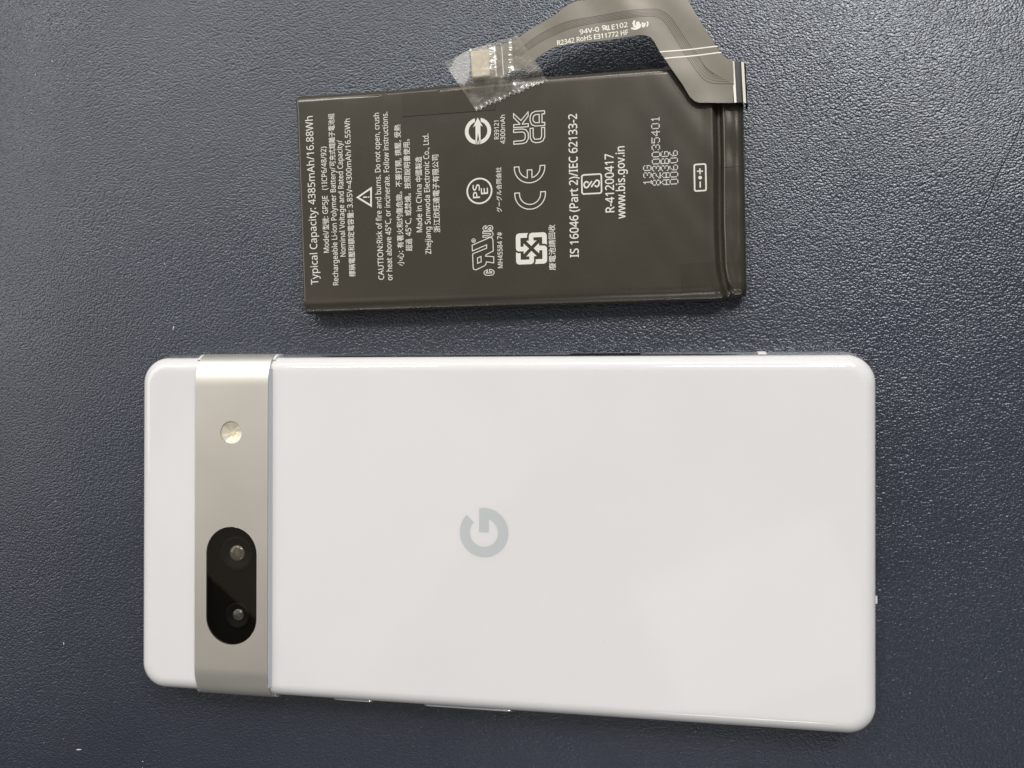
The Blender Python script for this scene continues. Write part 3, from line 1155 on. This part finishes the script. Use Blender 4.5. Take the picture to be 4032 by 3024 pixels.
fl.ribbon(boxed([(.3, .5), (.12, .05)], bl, tr), 0.2).ribbon(boxed([(.58, .98), (.58, .25), (.68, .06), (.8, .25), (.8, .98)], bl, tr), 0.20).ribbon(boxed([(.8, .1), (1.0, .12)], bl, tr), 0.18)
draped(fl, 0.03).done('component_sign', M['ink2'], flex)
for body, a, b_, cap in FLEX_TEXT:
    pending.append((text_runs(body, 1), a, b_, cap, 'print_line', M['ink2'], flex, 0))

# the bend over the battery's end
prof_f = [(43.85, 6.38), (44.3, 6.40), (45.0, 6.36), (45.6, 6.20), (46.15, 5.85), (46.55, 5.3), (46.75, 4.6), (46.8, 3.6), (46.7, 2.4)]


def fold_ends(i):
    t = i / (len(prof_f) - 1)
    return 22.75 - 0.5 * t - (1.2 * max(0, t - 0.5)), 14.58 - 0.15 * t


def fold_strip(i0, i1, a0, a1, dz, name, mat, parent, thick=0.0):
    v, f = [], []
    idx = list(range(i0, i1 + 1))
    for i in idx:
        hi, lo = fold_ends(i)
        x, z = prof_f[i]
        j = min(i + 1, len(prof_f) - 1)
        k2 = max(i - 1, 0)
        tx, tz = prof_f[j][0] - prof_f[k2][0], prof_f[j][1] - prof_f[k2][1]
        l_ = math.hypot(tx, tz)
        ox, oz = -tz / l_ * dz, tx / l_ * dz
        for t in (a0, a1):
            sl = (22.0 - (lo + (hi - lo) * t)) * 0.035
            v.append((x + ox + sl, lo + (hi - lo) * t, z + oz))
    for i in range(len(idx) - 1):
        f.append((2 * i, 2 * i + 1, 2 * i + 3, 2 * i + 2))
    if thick:
        s_ = len(v)
        for i, ii in enumerate(idx):
            for q_ in range(2):
                x, y, z = v[2 * i + q_]
                v.append((x - thick * 0.8, y, z - thick * 0.6))
        for i in range(len(idx) - 1):
            f.append((s_ + 2 * i, s_ + 2 * i + 2, s_ + 2 * i + 3, s_ + 2 * i + 1))
            for q_ in range(2):
                f.append((2 * i + q_, 2 * i + 2 + q_, s_ + 2 * i + 2 + q_, s_ + 2 * i + q_))
    return build(name, v, f, mat, parent, 60)


fold_strip(0, 8, 0, 1, 0, 'cable_bend', M['bend'], flex, 0.16)
fold_strip(0, 1, 0.0, 1.0, 0.03, 'bend_line', M['ink2'], flex)
fold_strip(3, 4, 0.0, 1.0, 0.03, 'bend_line', M['ink2'], flex)
for a0, a1 in ((0.66, 0.80), (0.52, 0.63), (0.17, 0.32), (0.03, 0.14)):
    fold_strip(5, 7, a0, a1, 0.03, 'bend_print', M['ink2'], flex)

# connector under the tape: stiffener, champagne plate, white bars
ZC = 6.15


def slab(name, quad, z0, z1, mat, parent, bev=0.12):
    c_ = (sum(p[0] for p in quad) / len(quad), sum(p[1] for p in quad) / len(quad))
    quad = ccw(list(quad))
    rnd = []
    for i, p in enumerate(quad):
        a, b_ = Vector(quad[i - 1]), Vector(quad[(i + 1) % len(quad)])
        p = Vector(p)
        d0, d1 = (a - p).normalized(), (b_ - p).normalized()
        rnd += [p + d0 * bev * 2.2, p + d0 * bev * 0.6 + d1 * bev * 0.6, p + d1 * bev * 2.2]
    shrink = lambda k__: [(c_[0] + (x - c_[0]) * k__, c_[1] + (y - c_[1]) * k__) for x, y in rnd]
    s1_ = 1 - bev * 0.5
    v, f = loft([(shrink(1), z0), (shrink(1), z1 - bev), (shrink(s1_), z1)], True, True)
    return build(name, v, f, mat, parent, 25)


conn = slab('connector', [(-8.3, 29.2), (-3.4, 29.5), (-1.2, 29.75), (-1.0, 23.4), (-3.2, 23.2), (-8.0, 23.1)], 4.6, ZC, M['flex'], bat)
slab('metal_plate', [(-8.19, 28.9), (-4.3, 29.03), (-4.12, 23.56), (-7.87, 23.4)], ZC, ZC + 0.55, M['gold'], conn, 0.16)
for q_ in ([(-3.35, 29.5), (-3.13, 29.5), (-2.76, 23.45), (-2.98, 23.45)], [(-1.82, 29.6), (-1.6, 29.6), (-1.28, 23.55), (-1.5, 23.55)]):
    slab('stiffener_bar', q_, ZC, ZC + 0.12, M['ink2'], conn, 0.03)

make_texts(pending)
for o in [CAP[0]]:
    cu = o.data
    bpy.data.objects.remove(o, do_unlink=True)
    bpy.data.curves.remove(cu)
for o in flex.children:
    if o.name.startswith('print_line'):
        for q_ in o.data.vertices:
            q_.co.z += (flex_z(q_.co.x / MM, q_.co.y / MM) + 0.03) * MM

# the print follows the slight swells of the wrap
for o in bat.children:
    if o.data and o.data.materials and o.data.materials[0] in (M['ink'], M['dots']):
        for q_ in o.data.vertices:
            q_.co.z += (pouch_z(q_.co.x / MM, q_.co.y / MM) - 5.32) * MM

# ------------------------------------------------------------------ clear tape over the connector
tape = empty('clear_tape', (6, 70, 0), R(1.0))
tag(tape, 'torn piece of clear adhesive tape covering the cable connector', 'tape')
TL, TR, BR, BL = Vector((-14.2, 27.85)), Vector((1.63, 31.5)), Vector((7.36, 22.46)), Vector((-7.56, 17.3))


def tape_z(x, y):
    base = pouch_z(max(BU0, min(BU1, x)), min(y, 23.5)) if y < 23.6 else 3.4
    over = 0.0
    if -8.6 < x < 0 and y > 22.6:
        over = ZC + 0.12
    dx = max(-8.2 - x, 0, x + 4.1)
    dy = max(23.4 - y, 0, y - 29.1)
    d = math.hypot(dx, dy)
    plate = (ZC + 0.66) - 0.42 * d
    fx = flex_z(x, y) + 0.07 if x > -1.5 and y > 23.6 else 0
    e = ZC + 0.25 - 0.33 * max(0, 22.9 - y) if -8.5 < x < 0 else 0
    g = 4.9 + 0.35 * math.sin(x * 1.1 + y) if y > 23.6 else 0
    return max(base + 0.13, over, plate, fx, e, g)


n_ = 56
grid = []
for j in range(n_ + 1):
    t = j / n_
    for i in range(n_ + 1):
        s = i / n_
        p = (TL.lerp(TR, s)).lerp(BL.lerp(BR, s), t)
        if t > 0.9:
            tooth = abs(((s * 15) % 1) - 0.5) * 2
            p = p + (p - TL.lerp(TR, s)).normalized() * (tooth * 0.62 + 0.12 * math.sin(s * 23)) * (t - 0.9) / 0.1
        grid.append(p)
zs = [tape_z(p.x, p.y) for p in grid]
for _ in range(3):
    zn = zs[:]
    for j in range(n_ + 1):
        for i in range(n_ + 1):
            acc, cnt = 0, 0
            for dj in (-1, 0, 1):
                for di in (-1, 0, 1):
                    if 0 <= j + dj <= n_ and 0 <= i + di <= n_:
                        acc += zs[(j + dj) * (n_ + 1) + i + di]
                        cnt += 1
            zn[j * (n_ + 1) + i] = max(acc / cnt, zs[j * (n_ + 1) + i] if zs[j * (n_ + 1) + i] > 6.3 else acc / cnt)
    zs = zn
v = []
for idx, p in enumerate(grid):
    j, i = divmod(idx, n_ + 1)
    lift = 0.0
    if j / n_ > 0.93:
        lift = 0.22 * (0.5 + 0.5 * math.sin(i / n_ * 15 * 2 * math.pi)) * (j / n_ - 0.93) / 0.07
    v.append((p.x, p.y, zs[idx] + lift))
f = [(j * (n_ + 1) + i, j * (n_ + 1) + i + 1, (j + 1) * (n_ + 1) + i + 1, (j + 1) * (n_ + 1) + i) for j in range(n_) for i in range(n_)]
build('tape_film', v, f, M['tape'], tape, 50)

# ------------------------------------------------------------------ specks of dust and lint on the leather
v, f = [], []
SPOTS = [(-75.2, 57.7, .55), (-73.1, 43.1, .7), (-96.7, -54.6, .8), (-111.9, 98.1, .4), (-108.9, 103.3, .4), (-104.3, 106.1, .4), (-81.6, 112.3, .3), (-80.1, 84.5, .35), (100.0, 81.9, .4),
         (62.5, -39.6, .3), (-100.7, -30.2, .5), (-80.5, -56.1, .3), (84, -30, .25), (-86, 62, .25), (-92, 24, .25), (-68, 30.5, .35), (70, 55, .25), (88, 20, .3), (-103, 3, .3), (60, 78, .25)]
for _ in range(70):
    SPOTS.append((random.uniform(-118, 103), random.uniform(-58, 120), random.choice((.10, .12, .15, .2))))
SPOTS = [p for p in SPOTS if not (-79 < p[0] < 79 and -40 < p[1] < 40) and not (-44 < p[0] < 56 and 44 < p[1] < 112)]
for x, y, s in SPOTS:
    a = random.uniform(0, math.pi)
    l_, w_ = s * random.uniform(0.5, 0.95), s * random.uniform(0.12, 0.28)
    b_ = len(v)
    z = leather_height(x, y) + 0.06
    for i in range(6):
        t = 2 * math.pi * i / 6
        px_, py_ = l_ * math.cos(t) * random.uniform(.7, 1.2), w_ * math.sin(t) * random.uniform(.7, 1.2)
        v.append((x + px_ * math.cos(a) - py_ * math.sin(a), y + px_ * math.sin(a) + py_ * math.cos(a), z))
    v.append((x, y, z + 0.12))
    f += [(b_ + i, b_ + (i + 1) % 6, b_ + 6) for i in range(6)]
for x, y, l_, a in ((24.8, -20.4, 0.9, 1.5), (-9.0, -12.0, 0.35, 0.4), (49.0, 12.0, 0.3, 2.2), (12.0, 22.0, 0.25, 1.0)):
    b_ = len(v)
    dx_, dy_ = math.cos(a), math.sin(a)
    for k_, w_ in ((-1, .02), (0, .05), (1, .02)):
        for sg in (-1, 1):
            v.append((x + dx_ * l_ * 0.5 * k_ - dy_ * w_ * sg + (0.06 if k_ == 0 else 0), y + dy_ * l_ * 0.5 * k_ + dx_ * w_ * sg, 8.425))
    f += [(b_, b_ + 1, b_ + 3, b_ + 2), (b_ + 2, b_ + 3, b_ + 5, b_ + 4)]
dust = build('dust', v, f, M['lint'])
tag(dust, 'pale specks of dust and lint scattered on the leather', None, 'stuff')
